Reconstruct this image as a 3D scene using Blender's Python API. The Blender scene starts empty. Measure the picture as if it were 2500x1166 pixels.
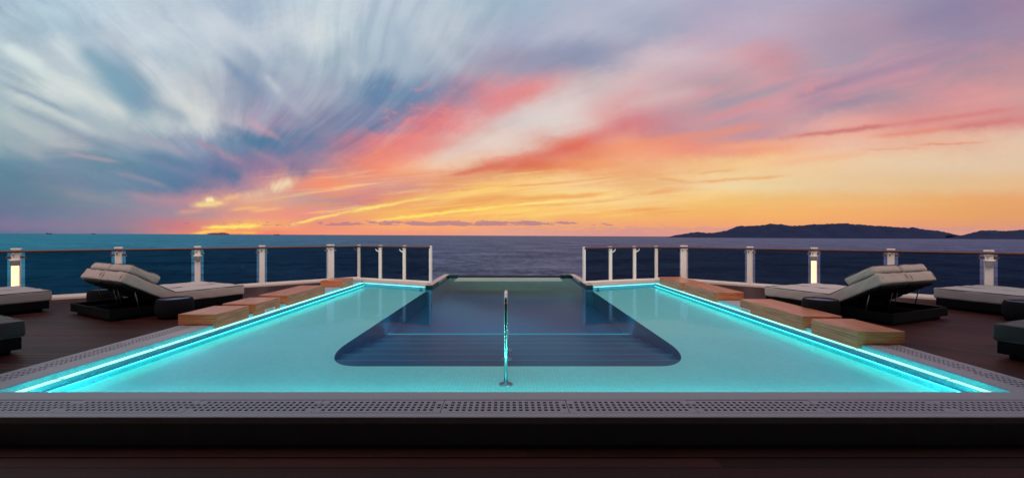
import bpy, bmesh, math, random
from mathutils import Vector, Matrix, Euler
from mathutils.geometry import tessellate_polygon
random.seed(4)
S = bpy.context.scene
COL = S.collection
rad = math.radians

# ------------------------------------------------------------------ camera
PX0, PY0, F, CH = 1247.0, 575.0, 1020.0, 1.4
cam = bpy.data.cameras.new("camera"); cam_o = bpy.data.objects.new("camera", cam); COL.objects.link(cam_o)
cam.sensor_width = 36; cam.lens = 36 * F / 2500
cam.shift_x = 3 / 2500; cam.shift_y = -8 / 2500
cam.clip_start = 0.05; cam.clip_end = 300000
cam_o.location = (0, 0, CH); cam_o.rotation_euler = (rad(90), 0, 0)
S.camera = cam_o
S.view_settings.view_transform = 'Standard'; S.view_settings.look = 'None'
S.view_settings.exposure = 0; S.view_settings.gamma = 1
S.render.resolution_x = 1024; S.render.resolution_y = 477
S.cycles.max_bounces = 8; S.cycles.transparent_max_bounces = 16
S.cycles.use_denoising = True
S.cycles.sample_clamp_indirect = 6

def lin(c):
    c = c / 255
    return c / 12.92 if c <= .04045 else ((c + .055) / 1.055) ** 2.4
def rgb(t): return (lin(t[0]), lin(t[1]), lin(t[2]), 1)

# ------------------------------------------------------------------ node helper
class G:
    """tiny expression layer over shader math nodes"""
    def __init__(s, nt): s.nt = nt
    def n(s, t, **k):
        x = s.nt.nodes.new(t)
        for a, b in k.items(): setattr(x, a, b)
        return x
    def put(s, v, sock):
        if isinstance(v, bpy.types.NodeSocket): s.nt.links.new(v, sock)
        else: sock.default_value = v
    def m(s, op, a, b=0.0, c=0.0, clamp=False):
        x = s.n('ShaderNodeMath', operation=op, use_clamp=clamp)
        s.put(a, x.inputs[0]); s.put(b, x.inputs[1]); s.put(c, x.inputs[2])
        return x.outputs[0]
    def add(s, a, b): return s.m('ADD', a, b)
    def sub(s, a, b): return s.m('SUBTRACT', a, b)
    def mul(s, a, b): return s.m('MULTIPLY', a, b)
    def mad(s, a, b, c): return s.m('MULTIPLY_ADD', a, b, c)
    def step(s, x, a, b, smooth=False):   # 0 at a, 1 at b
        x_ = s.n('ShaderNodeMapRange', interpolation_type='SMOOTHSTEP' if smooth else 'LINEAR', clamp=True)
        s.put(x, x_.inputs[0]); x_.inputs[1].default_value = a; x_.inputs[2].default_value = b
        x_.inputs[3].default_value = 0; x_.inputs[4].default_value = 1
        if a > b:
            x_.inputs[1].default_value = b; x_.inputs[2].default_value = a
            x_.inputs[3].default_value = 1; x_.inputs[4].default_value = 0
        return x_.outputs[0]
    def vec(s, a, b=0.0, c=0.0):
        x = s.n('ShaderNodeCombineXYZ')
        s.put(a, x.inputs[0]); s.put(b, x.inputs[1]); s.put(c, x.inputs[2])
        return x.outputs[0]
    def noise(s, v, scale=1.0, detail=3.0, rough=.5, dist=0.0):
        x = s.n('ShaderNodeTexNoise', noise_dimensions='3D')
        s.put(v, x.inputs['Vector']); x.inputs['Scale'].default_value = scale
        x.inputs['Detail'].default_value = detail; x.inputs['Roughness'].default_value = rough
        x.inputs['Distortion'].default_value = dist
        return x.outputs[0]
    def mix(s, f, a, b, mode='MIX'):
        x = s.n('ShaderNodeMix', data_type='RGBA', blend_type=mode)
        s.put(f, x.inputs[0]); s.put(a, x.inputs[6]); s.put(b, x.inputs[7])
        return x.outputs[2]
    def ramp(s, f, stops, mode='LINEAR'):
        x = s.n('ShaderNodeValToRGB'); r = x.color_ramp; r.interpolation = mode
        while len(r.elements) > 1: r.elements.remove(r.elements[-1])
        for i, (p, c) in enumerate(stops):
            e = r.elements[0] if i == 0 else r.elements.new(p)
            e.position = p; e.color = c
        s.put(f, x.inputs[0])
        return x.outputs[0]

# ------------------------------------------------------------------ sky (world, by direction)
W = bpy.data.worlds.new("World"); S.world = W; W.use_nodes = True
W.node_tree.nodes.clear()
g = G(W.node_tree)
tc = g.n('ShaderNodeTexCoord')
sp = g.n('ShaderNodeSeparateXYZ'); g.nt.links.new(tc.outputs['Generated'], sp.inputs[0])
dx, dy, dz = sp.outputs
ys = g.m('MAXIMUM', dy, .06)
px = g.mad(g.m('DIVIDE', dx, ys), F, PX0)       # gnomonic sky coordinates, sunset azimuth about 500
py = g.mad(g.m('DIVIDE', dz, ys), -F, PY0)
gq = g.m('DIVIDE', g.sub(px, 760.0), 340.0)
cxs = g.mul(g.m('EXPONENT', g.mul(g.mul(gq, gq), -1.0)), g.mul(g.step(py, 430.0, 120.0, True), 170.0))
a = g.sub(g.sub(px, 640.0), cxs); b = g.sub(535.0, py)
r = g.m('SQRT', g.add(g.mul(a, a), g.mul(b, b)))
th = g.m('ARCTAN2', b, g.m('MAXIMUM', g.m('ABSOLUTE', a), 1.0))
th = g.m('ARCTAN2', b, a)
lr = g.m('LOGARITHM', g.add(r, 90.0), math.e)
# slow swirl then streaks fanned out of the sunset
sw = g.noise(g.vec(g.mul(px, .0022), g.mul(py, .0032), 3.7), 1.0, 2.0)
th2 = g.mad(sw, g.mad(g.step(px, 1300.0, 700.0, True), .22, .08), th)
n1 = g.noise(g.vec(g.mul(th2, 6.0), g.mul(lr, 1.2), 1.0), 1.0, 5.0, .58, .15)
n2 = g.noise(g.vec(g.mul(th2, 5.0), g.mul(lr, 2.2), 9.0), 1.0, 3.0, .5)
n3 = g.noise(g.vec(g.mul(th2, 13.0), g.mul(lr, 1.9), 5.0), 1.0, 6.0, .60, .25)
n4 = g.noise(g.vec(g.mul(th2, 34.0), g.mul(lr, 4.0), 15.0), 1.0, 5.0, .65, .2)
nr = g.noise(g.vec(g.mul(px, .045), g.mul(g.mad(px, .25, py), .085), 6.0), 1.0, 5.0, .7, .4)
nf = g.noise(g.vec(g.mul(px, .02), g.mul(py, .035), 2.0), 1.0, 6.0, .65, .6)
amp = g.step(b, 5.0, 150.0, True)               # calm close to the horizon
damp = g.mul(g.mad(g.step(py, 420.0, 300.0, True), .7, .3), amp)
rl = g.m('DIVIDE', g.m('MINIMUM', r, 620.0), g.m('MAXIMUM', r, 1.0))
dth = g.mul(g.mul(g.sub(n1, .5), g.mul(damp, .26)), rl)
dr = g.mul(g.mul(g.sub(n2, .5), g.mul(amp, .38)), rl)
wx = g.add(px, g.sub(g.mul(a, dr), g.mul(b, dth)))
wy = g.sub(py, g.add(g.mul(b, dr), g.mul(a, g.m('MULTIPLY', dth, .75))))
wx = g.mad(g.sub(nf, .5), 46.0, wx); wy = g.mad(g.sub(nf, .5), 26.0, wy)
XS = [0, 156, 312, 469, 625, 781, 937, 1094, 1250, 1406, 1562, 1719, 1875, 2031, 2187, 2344, 2500]
ROWS = {
0: [(172,194,210),(183,205,218),(190,205,217),(182,196,211),(170,188,206),(198,212,220),(186,199,212),(182,197,210),(160,182,200),(176,184,204),(178,182,201),(172,168,193),(176,168,190),(172,162,186),(158,149,174),(145,135,165),(156,133,160)],
75: [(194,212,220),(168,191,206),(192,206,216),(200,211,220),(188,198,211),(204,215,220),(174,192,206),(186,196,208),(166,176,198),(180,184,202),(165,170,192),(178,168,190),(188,170,190),(176,156,176),(168,146,168),(150,137,165),(158,138,162)],
150: [(186,204,210),(203,214,218),(155,178,197),(192,204,212),(165,180,197),(172,188,200),(165,182,198),(168,178,194),(160,154,176),(145,152,178),(200,182,192),(205,180,190),(202,152,162),(175,155,172),(168,147,167),(166,144,160),(186,145,156)],
225: [(162,183,191),(206,216,215),(130,163,182),(190,196,202),(150,162,185),(168,173,190),(105,138,170),(150,138,165),(222,143,146),(200,176,180),(212,182,184),(178,157,167),(190,155,165),(158,140,162),(178,146,158),(212,150,155),(208,155,155)],
300: [(168,186,189),(164,181,190),(172,186,192),(203,210,210),(168,160,182),(135,140,168),(140,132,163),(222,134,138),(216,196,193),(224,206,200),(213,140,143),(190,150,160),(195,150,160),(228,170,160),(222,150,145),(220,150,142),(214,142,140)],
350: [(146,169,178),(170,176,184),(148,163,179),(148,160,182),(95,128,160),(126,128,160),(224,133,134),(224,165,158),(228,203,190),(224,135,116),(242,160,125),(232,145,125),(240,160,125),(236,186,162),(232,180,155),(230,185,160),(228,198,172)],
400: [(105,140,160),(118,143,164),(104,138,160),(112,132,165),(140,122,155),(175,135,152),(243,148,116),(236,196,166),(220,128,98),(236,150,105),(236,170,125),(240,192,138),(240,200,150),(236,200,160),(232,202,168),(230,200,168),(225,195,165)],
450: [(95,130,150),(115,135,158),(108,135,160),(108,122,155),(190,140,152),(240,150,122),(228,160,142),(236,165,120),(248,200,130),(246,205,148),(238,185,128),(241,210,160),(236,208,160),(233,200,155),(232,195,148),(228,190,145),(228,185,140)],
490: [(103,122,148),(114,133,150),(132,138,158),(190,140,148),(225,165,140),(192,150,150),(222,142,126),(248,200,122),(242,185,108),(250,213,140),(246,205,140),(243,195,122),(240,190,117),(238,185,120),(235,180,118),(232,170,110),(230,165,110)],
520: [(108,118,148),(118,128,152),(145,133,154),(172,143,152),(230,152,132),(234,150,130),(245,180,105),(250,190,105),(252,203,110),(249,190,110),(246,185,108),(243,180,105),(244,180,107),(242,175,108),(238,170,108),(232,165,105),(228,160,105)],
550: [(125,118,148),(132,124,150),(155,129,146),(215,132,126),(246,172,112),(236,148,120),(248,168,115),(248,168,115),(238,165,124),(240,168,120),(242,168,115),(241,166,115),(242,168,110),(239,165,110),(234,160,112),(228,156,114),(224,154,116)],
574: [(100,110,140),(126,118,145),(148,124,145),(225,135,115),(236,125,110),(244,148,120),(240,150,125),(234,154,132),(226,160,145),(220,155,145),(216,150,145),(222,156,140),(221,155,138),(220,155,136),(217,155,138),(215,155,141),(214,155,145)],
}
tx = g.m('DIVIDE', wx, 2500.0)
col = None
keys = sorted(ROWS)
for i, k in enumerate(keys):
    rc = g.ramp(tx, [(x / 2500, rgb(c)) for x, c in zip(XS, ROWS[k])], 'CARDINAL')
    col = rc if col is None else g.mix(g.step(wy, keys[i - 1], k, True), col, rc)
# streak light and shade
st = g.add(g.mul(g.mul(g.sub(n3, .5), g.step(r, 60.0, 260.0, True)), g.mad(g.m('EXPONENT', g.mul(g.mul(gq, gq), -1.0)), -.22, .40)), g.add(g.mul(g.sub(nf, .5), .12), g.add(g.mul(g.mul(g.sub(n4, .5), g.step(r, 80.0, 300.0, True)), .13), g.mul(g.sub(nr, .5), g.mul(g.step(b, 20.0, 120.0, True), .16)))))
st = g.mul(st, g.mad(g.step(b, -10.0, 90.0, True), .7, .3))
stm = g.mul(st, g.mad(g.step(px, 1500.0, 700.0, True), .5, .5))
col = g.mix(1.0, col, g.vec(g.add(1.0, stm), g.add(1.0, g.mul(stm, .85)), g.add(1.0, g.mul(stm, .6))), 'MULTIPLY')
# lit flecks of pink altocumulus
lm = g.mul(g.mul(g.step(px, 1350.0, 900.0, True), g.step(py, 440.0, 330.0, True)), g.mul(g.step(r, 80.0, 280.0, True), g.mad(g.m('EXPONENT', g.mul(g.mul(gq, gq), -1.0)), -.35, 1.0)))
n5 = g.noise(g.vec(g.mul(th2, 8.0), g.mul(lr, 1.7), 25.0), 1.0, 4.0, .5, .1)
col = g.mix(g.mul(g.step(n5, .52, .34, True), g.mul(lm, .50)), col, g.mix(1.0, col, rgb((196, 208, 222)), 'MULTIPLY'))
col = g.mix(g.mul(g.step(n5, .52, .68, True), g.mul(lm, .14)), col, rgb((212, 219, 222)))
pk = g.mul(g.step(nf, .5, .66, True), g.step(n1, .42, .58, True))
wpk = g.mul(g.mul(g.step(wy, 170.0, 250.0, True), g.step(wy, 460.0, 380.0, True)), g.mul(g.step(wx, 850.0, 1000.0, True), g.step(wx, 1500.0, 1250.0, True)))
col = g.mix(g.mul(g.mul(pk, wpk), .5), col, rgb((240, 142, 132)))
wp2 = g.mul(g.mul(g.step(wy, 60.0, 160.0, True), g.step(wy, 330.0, 260.0, True)), g.step(px, 1500.0, 1750.0, True))
col = g.mix(g.mul(g.mul(g.step(n3, .5, .64, True), wp2), .45), col, rgb((228, 150, 158)))
SG = bpy.data.node_groups.new('cloud filament', 'ShaderNodeTree')
for nm, ty in (('Color','NodeSocketColor'),('PX','NodeSocketFloat'),('PY','NodeSocketFloat'),('NW','NodeSocketFloat'),('X0','NodeSocketFloat'),('Y0','NodeSocketFloat'),('EX','NodeSocketFloat'),('EY','NodeSocketFloat'),('IL','NodeSocketFloat'),('IW','NodeSocketFloat'),('K','NodeSocketFloat'),('C','NodeSocketColor')):
    SG.interface.new_socket(nm, in_out='INPUT', socket_type=ty)
SG.interface.new_socket('Out', in_out='OUTPUT', socket_type='NodeSocketColor')
gi = SG.nodes.new('NodeGroupInput').outputs; go = SG.nodes.new('NodeGroupOutput'); q = G(SG)
dep = q.mul(gi['Color'], 1e-4)      # keeps the long chain evaluated one filament after another
qx = q.sub(q.add(gi['PX'], dep), gi['X0']); qy = q.sub(q.add(gi['PY'], dep), gi['Y0'])
t_ = q.m('MULTIPLY', q.add(q.mul(qx, gi['EX']), q.mul(qy, gi['EY'])), gi['IL'], clamp=True)
ux = q.sub(qx, q.mul(t_, gi['EX'])); uy = q.sub(qy, q.mul(t_, gi['EY']))
f_ = q.m('EXPONENT', q.mul(q.mul(q.add(q.mul(ux, ux), q.mul(uy, uy)), gi['IW']), -1.0))
tp = q.mul(q.mad(q.step(t_, 0.0, .25, True), .75, .25), q.mad(q.step(t_, 1.0, .75, True), .75, .25))
SG.links.new(q.mix(q.mul(q.mul(q.mul(f_, tp), gi['K']), gi['NW']), gi['Color'], gi['C']), go.inputs['Out'])
SX = g.mad(g.sub(n2, .5), 14.0, px); SY = g.mad(g.sub(nf, .5), 14.0, py); SN = g.mad(g.step(n3, .3, .6, True), .4, .65)
hs = g.noise(g.vec(g.mul(g.sub(px, g.mul(py, .0)), .0032), g.mul(g.mad(g.sub(px, 640.0), .10, py), .075), 31.0), 1.0, 6.0, .68, .35)
hw = g.mul(g.mul(g.step(py, 395.0, 440.0, True), g.step(py, 538.0, 515.0, True)), g.mul(g.step(px, 560.0, 800.0, True), g.step(px, 2000.0, 1450.0, True)))
col = g.mix(g.mul(g.mul(g.step(hs, .50, .66, True), hw), .65), col, rgb((234, 152, 88)))
col = g.mix(g.mul(g.mul(g.step(hs, .48, .34, True), hw), .5), col, rgb((255, 222, 140)))
def streak(x0, y0, x1, y1, w, c, k):
    """one cloud filament between two sky directions"""
    global col
    ex, ey = x1 - x0, y1 - y0
    x_ = g.n('ShaderNodeGroup'); x_.node_tree = SG; I = x_.inputs
    g.put(col, I['Color']); g.put(SX, I['PX']); g.put(SY, I['PY']); g.put(SN, I['NW'])
    for nm, v in (('X0', x0), ('Y0', y0), ('EX', ex), ('EY', ey), ('IL', 1 / (ex * ex + ey * ey)), ('IW', 1 / (w * w)), ('K', k)): I[nm].default_value = v
    I['C'].default_value = rgb(c); col = x_.outputs[0]
for s_ in [
 (250,150,375,300,26,(112,152,178),.6), (335,130,450,260,26,(216,222,224),.6), (395,230,520,320,16,(210,212,210),.6), (0,105,110,165,14,(214,228,226),.6), (90,170,300,295,16,(216,222,218),.6),
 (500,20,620,110,26,(202,212,220),.5), (530,130,640,235,12,(124,148,178),.5), (520,300,640,345,14,(92,124,158),.5), (640,200,760,290,14,(186,186,198),.4), (430,10,520,130,18,(176,194,208),.4),
 (0,245,280,365,8,(142,158,176),.6), (200,340,420,402,13,(114,146,170),.6), (0,285,170,350,16,(184,192,194),.6), (170,290,420,368,14,(170,182,192),.6),
 (0,215,250,330,9,(202,210,208),.6), (60,150,240,260,8,(204,214,218),.5), (330,330,480,385,9,(165,158,174),.5), (150,370,300,398,5,(178,160,172),.6),
 (260,415,420,458,7,(156,148,166),.5), (80,450,330,502,14,(142,143,157),.6), (300,470,460,505,13,(172,142,156),.5), (470,340,600,402,8,(168,140,160),.7),
 (0,330,120,395,12,(166,172,180),.5), (350,380,470,425,8,(148,140,162),.4), (600,355,710,415,9,(164,138,160),.6), (600,290,690,345,8,(206,158,168),.5), (690,330,800,400,22,(140,128,158),.5),
 (560,100,700,260,20,(150,168,190),.45), (420,130,520,220,16,(166,184,198),.5), (560,60,660,150,14,(200,208,218),.5), (700,120,800,240,20,(160,172,192),.4), (960,30,1010,230,20,(158,178,198),.4),
 (1080,60,1200,10,16,(188,198,208),.4), (1250,170,1420,120,14,(150,156,180),.5), (1540,215,1760,150,16,(206,172,184),.5), (1500,265,1720,215,16,(214,184,184),.5), (1700,270,1960,200,12,(160,150,166),.6),
 (1690,300,1900,240,9,(214,146,150),.6), (1880,285,2120,225,9,(206,146,156),.5), (2120,215,2480,135,10,(186,140,156),.5), (1700,130,1950,60,16,(184,170,192),.4), (2300,260,2500,225,8,(222,158,152),.5),
 (505,408,598,440,20,(84,116,154),.9), (330,372,500,420,16,(92,126,158),.6), (590,325,650,362,18,(82,122,156),.8),
 (700,400,760,430,22,(108,114,150),.6), (905,215,925,265,24,(98,130,166),.75), (560,165,625,215,15,(128,150,180),.75),
 (180,100,340,240,26,(126,162,182),.75), (340,240,470,300,20,(132,154,176),.6), (0,200,180,280,7,(140,160,180),.7),
 (0,115,120,175,15,(212,226,224),.7), (150,200,330,290,22,(214,220,216),.7), (440,250,520,300,14,(212,216,212),.7),
 (230,60,400,190,30,(206,214,220),.5), (640,180,690,230,10,(202,208,212),.5), (770,40,790,110,28,(214,220,220),.5),
 (1130,180,1030,70,24,(196,200,212),.4), (860,140,870,190,14,(196,198,208),.4),
 (1040,395,1280,320,20,(230,208,198),.75), (1260,320,1450,205,34,(220,206,204),.6), (1300,290,1420,260,16,(226,210,206),.5),
 (1080,430,1250,400,9,(216,106,84),.8), (1240,408,1470,335,17,(222,104,88),.8), (1420,345,1560,300,16,(214,120,122),.6),
 (1440,372,1900,300,12,(240,146,112),.55), (1120,385,1250,372,10,(240,205,180),.6),
 (900,400,1100,340,24,(232,132,124),.55), (960,370,1080,290,22,(230,128,126),.5), (1160,290,1330,205,22,(224,132,136),.6),
 (760,455,820,440,20,(244,142,116),.7), (655,462,720,440,14,(238,216,178),.9), (590,480,650,470,12,(228,190,160),.7),
 (470,501,552,495,7,(252,222,140),.8), (500,489,524,486,6,(255,240,176),.9), (540,486,590,478,6,(244,196,140),.6), (560,512,640,506,4,(246,190,120),.7), (430,520,500,512,6,(236,160,130),.6),
 (495,556,640,550,4.5,(255,226,110),1.3), (470,570,560,560,4,(255,200,100),1.2), (520,564,640,568,4,(255,180,90),.9),
 (610,515,690,508,4,(246,190,130),.7), (700,552,850,516,3,(255,222,118),1.1), (840,518,1080,476,3.6,(255,226,120),1.2),
 (1060,480,1260,452,6,(255,214,120),.7), (900,541,1250,500,3,(255,222,112),1.2), (1240,503,1400,486,3,(255,226,130),1.0),
 (900,500,1140,470,7,(240,176,106),.5), (1090,492,1260,478,7,(236,160,96),.7), (1230,488,1500,472,6,(240,170,98),.9),
 (870,470,1040,452,12,(206,140,138),.6), (1030,455,1240,420,10,(222,150,112),.6),
 (1510,452,1620,444,3.5,(232,184,128),.8), (1590,432,1690,446,4,(232,170,112),.8), (1680,446,1930,428,3.5,(236,170,112),.9), (1690,426,1800,412,3.5,(232,176,120),.7),
 (1905,338,2200,302,6,(208,126,122),1.1), (2180,306,2500,262,6,(212,132,132),.9), (2120,335,2330,312,6,(226,140,120),.8), (2300,315,2500,290,8,(208,126,126),.9),
 (2230,354,2420,346,2.5,(226,150,124),.9), (2100,366,2260,361,2.5,(232,158,130),.6), (1850,402,2150,372,9,(242,176,140),.5), (1700,370,2150,326,10,(238,178,150),.5),
 (1930,240,2100,190,9,(146,132,156),.5), (2020,210,2400,110,16,(146,132,162),.5), (2190,60,2400,10,22,(140,130,162),.5),
 (1960,225,1990,215,9,(228,148,152),.4), (1400,150,1600,95,16,(146,152,178),.5), (0,455,180,470,26,(88,126,148),.4),
]: streak(*s_)
# low cumulus just above the horizon
cl = g.noise(g.vec(g.mul(px, .022), g.mul(py, .09), 4.0), 1.0, 5.0, .62)
bandA = g.mul(g.mul(g.step(py, 536.0, 543.0), g.step(py, 553.0, 549.0)), g.mul(g.step(px, 380.0, 1050.0), g.step(px, 1650.0, 1300.0)))
mA = g.step(g.mad(bandA, .34, cl), .70, .78, True)
col = g.mix(g.mul(mA, g.mul(.85, g.step(bandA, 0.0, .2))), col, rgb((178, 128, 142)))
cl2 = g.noise(g.vec(g.mul(px, .03), g.mul(py, .16), 11.0), 1.0, 5.0, .62)
bandB = g.mul(g.mul(g.step(py, 546.0, 556.0), g.step(py, 574.0, 562.0)), g.step(px, 1050.0, 1500.0))
mB = g.step(g.mad(bandB, .16, cl2), .56, .66, True)
col = g.mix(g.mul(mB, g.mul(.5, bandB)), col, rgb((206, 146, 150)))
cl3 = g.noise(g.vec(g.mul(px, .045), g.mul(py, .3), 21.0), 1.0, 3.0, .5)
bandC = g.mul(g.mul(g.step(py, 538.0, 543.0), g.step(py, 552.0, 546.0)), g.mul(g.step(px, 370.0, 430.0), g.step(px, 900.0, 800.0)))
col = g.mix(g.mul(g.step(cl3, .62, .68, True), g.mul(.7, bandC)), col, rgb((140, 112, 140)))
# overhead and behind: unseen sky, bluish above; warm glow behind added as fill light
up = g.step(dz, .48, .95, True)
col = g.mix(up, col, (.85, .84, .95, 1))
col = g.mix(g.step(dy, .36, .05, True), col, (.42, .40, .50, 1))
back = g.step(dy, .0, -.6, True)
col = g.mix(back, col, (1.9, 1.42, 1.22, 1))
bg = g.n('ShaderNodeBackground'); g.put(col, bg.inputs[0]); bg.inputs[1].default_value = 1.0
wo = g.n('ShaderNodeOutputWorld'); g.nt.links.new(bg.outputs[0], wo.inputs[0])

# the sun has set behind the clouds: the sky alone lights the deck

# ------------------------------------------------------------------ mesh helpers
class MB:
    def __init__(s): s.bm = bmesh.new()
    def verts(s, pts): return [s.bm.verts.new(p) for p in pts]
    def face(s, pts):
        return s.bm.faces.new(s.verts(pts))
    def box(s, x0, x1, y0, y1, z0, z1, M=None):
        P = [Vector(p) for p in ((x0,y0,z0),(x1,y0,z0),(x1,y1,z0),(x0,y1,z0),(x0,y0,z1),(x1,y0,z1),(x1,y1,z1),(x0,y1,z1))]
        if M is not None: P = [M @ p for p in P]
        v = s.verts(P)
        for f in ((3,2,1,0),(4,5,6,7),(0,1,5,4),(1,2,6,5),(2,3,7,6),(3,0,4,7)): s.bm.faces.new([v[i] for i in f])
        return s
    def bbox(s, x0, x1, y0, y1, z0, z1, bev=.006, seg=2, M=None):
        t = bmesh.new()
        bmesh.ops.create_cube(t, size=1)
        for v in t.verts:
            v.co = Vector(((x0 + x1) / 2 + v.co.x * (x1 - x0), (y0 + y1) / 2 + v.co.y * (y1 - y0), (z0 + z1) / 2 + v.co.z * (z1 - z0)))
        bmesh.ops.bevel(t, geom=t.edges[:], offset=bev, segments=seg, profile=.5, affect='EDGES')
        if M is not None: bmesh.ops.transform(t, matrix=M, verts=t.verts)
        s.merge(t); return s
    def merge(s, t):
        mp = {v: s.bm.verts.new(v.co) for v in t.verts}
        for f in t.faces: s.bm.faces.new([mp[v] for v in f.verts]).smooth = f.smooth
        t.free()
    def prism(s, pts, z0, z1):
        tris = tessellate_polygon([[Vector((p[0], p[1], 0)) for p in pts]])
        top = s.verts([(p[0], p[1], z1) for p in pts]); bot = s.verts([(p[0], p[1], z0) for p in pts])
        for t in tris:
            s.bm.faces.new([top[i] for i in t]); s.bm.faces.new([bot[i] for i in reversed(t)])
        n = len(pts)
        for i in range(n): s.bm.faces.new([bot[i], bot[(i + 1) % n], top[(i + 1) % n], top[i]])
        bmesh.ops.recalc_face_normals(s.bm, faces=s.bm.faces)
        return s
    def sheet(s, pts, z):
        tris = tessellate_polygon([[Vector((p[0], p[1], 0)) for p in pts]])
        v = s.verts([(p[0], p[1], z) for p in pts])
        for t in tris: s.bm.faces.new([v[i] for i in t])
        for f in s.bm.faces:
            f.normal_update()
            if f.normal.z < 0: f.normal_flip()
        return s
    def tube(s, pts, r, n=12, closed=False, caps=True):
        pts = [Vector(p) for p in pts]; rings = []
        m = len(pts)
        up0 = None
        for i, p in enumerate(pts):
            if closed: d = pts[(i + 1) % m] - pts[i - 1]
            else: d = pts[min(i + 1, m - 1)] - pts[max(i - 1, 0)]
            d.normalize()
            if up0 is None:
                up0 = Vector((0, 0, 1)) if abs(d.z) < .9 else Vector((1, 0, 0))
            u = (up0 - d * up0.dot(d)).normalized(); up0 = u
            w = d.cross(u)
            rr = r[i] if isinstance(r, (list, tuple)) else r
            rings.append(s.verts([p + (u * math.cos(2 * math.pi * k / n) + w * math.sin(2 * math.pi * k / n)) * rr for k in range(n)]))
        for i in range(m if closed else m - 1):
            A, B = rings[i], rings[(i + 1) % m]
            for k in range(n):
                s.bm.faces.new([A[k], A[(k + 1) % n], B[(k + 1) % n], B[k]]).smooth = True
        if caps and not closed:
            s.bm.faces.new(rings[0][::-1]); s.bm.faces.new(rings[-1])
        return s
    def lathe(s, prof, n=40, c=(0, 0, 0), wob=None):
        rings = []
        for (r_, z) in prof:
            rings.append(s.verts([(c[0] + r_ * (1 + (wob(k / n, z) if wob else 0)) * math.cos(2 * math.pi * k / n), c[1] + r_ * (1 + (wob(k / n, z) if wob else 0)) * math.sin(2 * math.pi * k / n), c[2] + z) for k in range(n)]))
        for A, B in zip(rings, rings[1:]):
            for k in range(n): s.bm.faces.new([A[k], A[(k + 1) % n], B[(k + 1) % n], B[k]]).smooth = True
        if prof[0][0] > 1e-4: s.bm.faces.new(rings[0][::-1])
        if prof[-1][0] > 1e-4: s.bm.faces.new(rings[-1])
        return s
    def cushion(s, x0, x1, y0, y1, z0, z1, r=.05, puff=.02, M=None, n=(22, 16, 5), seed=0):
        """rounded, slightly puffed and creased upholstered block"""
        t = bmesh.new(); h = Vector(((x1 - x0) / 2, (y1 - y0) / 2, (z1 - z0) / 2)); c = Vector(((x0 + x1) / 2, (y0 + y1) / 2, (z0 + z1) / 2))
        r = min(r, h.z * .98)
        rnd = random.Random(seed); ph = [rnd.uniform(0, 6.3) for _ in range(8)]
        def ticks(hh, k):
            a_ = [-hh, -hh + r * .12, -hh + r * .35, -hh + r * .7, -hh + r]
            inner = [-hh + r + (2 * hh - 2 * r) * i / k for i in range(1, k)]
            return a_ + inner + [-v for v in reversed(a_)]
        T = [ticks(h.x, n[0]), ticks(h.y, n[1]), ticks(h.z, n[2])]
        cache = {}
        def vert(i, j, k):
            key = (i, j, k)
            if key in cache: return cache[key]
            p = Vector((T[0][i], T[1][j], T[2][k]))
            q = Vector([max(-(h[a_] - r), min(h[a_] - r, p[a_])) for a_ in range(3)])
            d = p - q
            out = q + d.normalized() * r if d.length > 1e-9 else p
            ax, ay, az = p.x / h.x, p.y / h.y, p.z / h.z
            out.z += puff * az * (1 - ax * ax) * (1 - ay * ay) * (1 if az > 0 else .2)
            out.x += puff * .5 * ax * (1 - ay * ay) * (1 - az * az); out.y += puff * .5 * ay * (1 - ax * ax) * (1 - az * az)
            wr = .0035 * (math.sin(p.x * 13 + ph[0] + 2 * math.sin(p.y * 7 + ph[1])) + math.sin(p.y * 17 + ph[2] + 1.5 * math.sin(p.x * 9 + ph[3])) + .7 * math.sin(p.z * 40 + p.x * 21 + ph[4]))
            nn = d.normalized() if d.length > 1e-9 else Vector((0, 0, 1 if az > 0 else -1))
            out += nn * wr
            cache[key] = t.verts.new(out + c); return cache[key]
        I, J, K = len(T[0]) - 1, len(T[1]) - 1, len(T[2]) - 1
        def q4(a_, b_, c_, d_): t.faces.new([a_, b_, c_, d_]).smooth = True
        for i in range(I):
            for j in range(J):
                q4(vert(i, j, K), vert(i + 1, j, K), vert(i + 1, j + 1, K), vert(i, j + 1, K))
                q4(vert(i, j + 1, 0), vert(i + 1, j + 1, 0), vert(i + 1, j, 0), vert(i, j, 0))
        for i in range(I):
            for k in range(K):
                q4(vert(i, 0, k), vert(i + 1, 0, k), vert(i + 1, 0, k + 1), vert(i, 0, k + 1))
                q4(vert(i, J, k + 1), vert(i + 1, J, k + 1), vert(i + 1, J, k), vert(i, J, k))
        for j in range(J):
            for k in range(K):
                q4(vert(0, j, k + 1), vert(0, j + 1, k + 1), vert(0, j + 1, k), vert(0, j, k))
                q4(vert(I, j, k), vert(I, j + 1, k), vert(I, j + 1, k + 1), vert(I, j, k + 1))
        if M is not None: bmesh.ops.transform(t, matrix=M, verts=t.verts)
        s.merge(t); return s
    def build(s, name, mat=None, parent=None, loc=None, smooth=False):
        me = bpy.data.meshes.new(name); s.bm.normal_update(); s.bm.to_mesh(me); s.bm.free()
        o = bpy.data.objects.new(name, me); COL.objects.link(o)
        if mat: me.materials.append(mat)
        if smooth:
            for p in me.polygons: p.use_smooth = True
        if parent: o.parent = parent
        if loc: o.location = loc
        return o
def empty(name, loc=(0, 0, 0), rz=0):
    o = bpy.data.objects.new(name, None); COL.objects.link(o); o.location = loc; o.rotation_euler = (0, 0, rz); o.empty_display_size = .1
    return o
def tag(o, label=None, cat=None, group=None, kind=None):
    if label: o['label'] = label
    if cat: o['category'] = cat
    if group: o['group'] = group
    if kind: o['kind'] = kind
    return o
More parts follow.
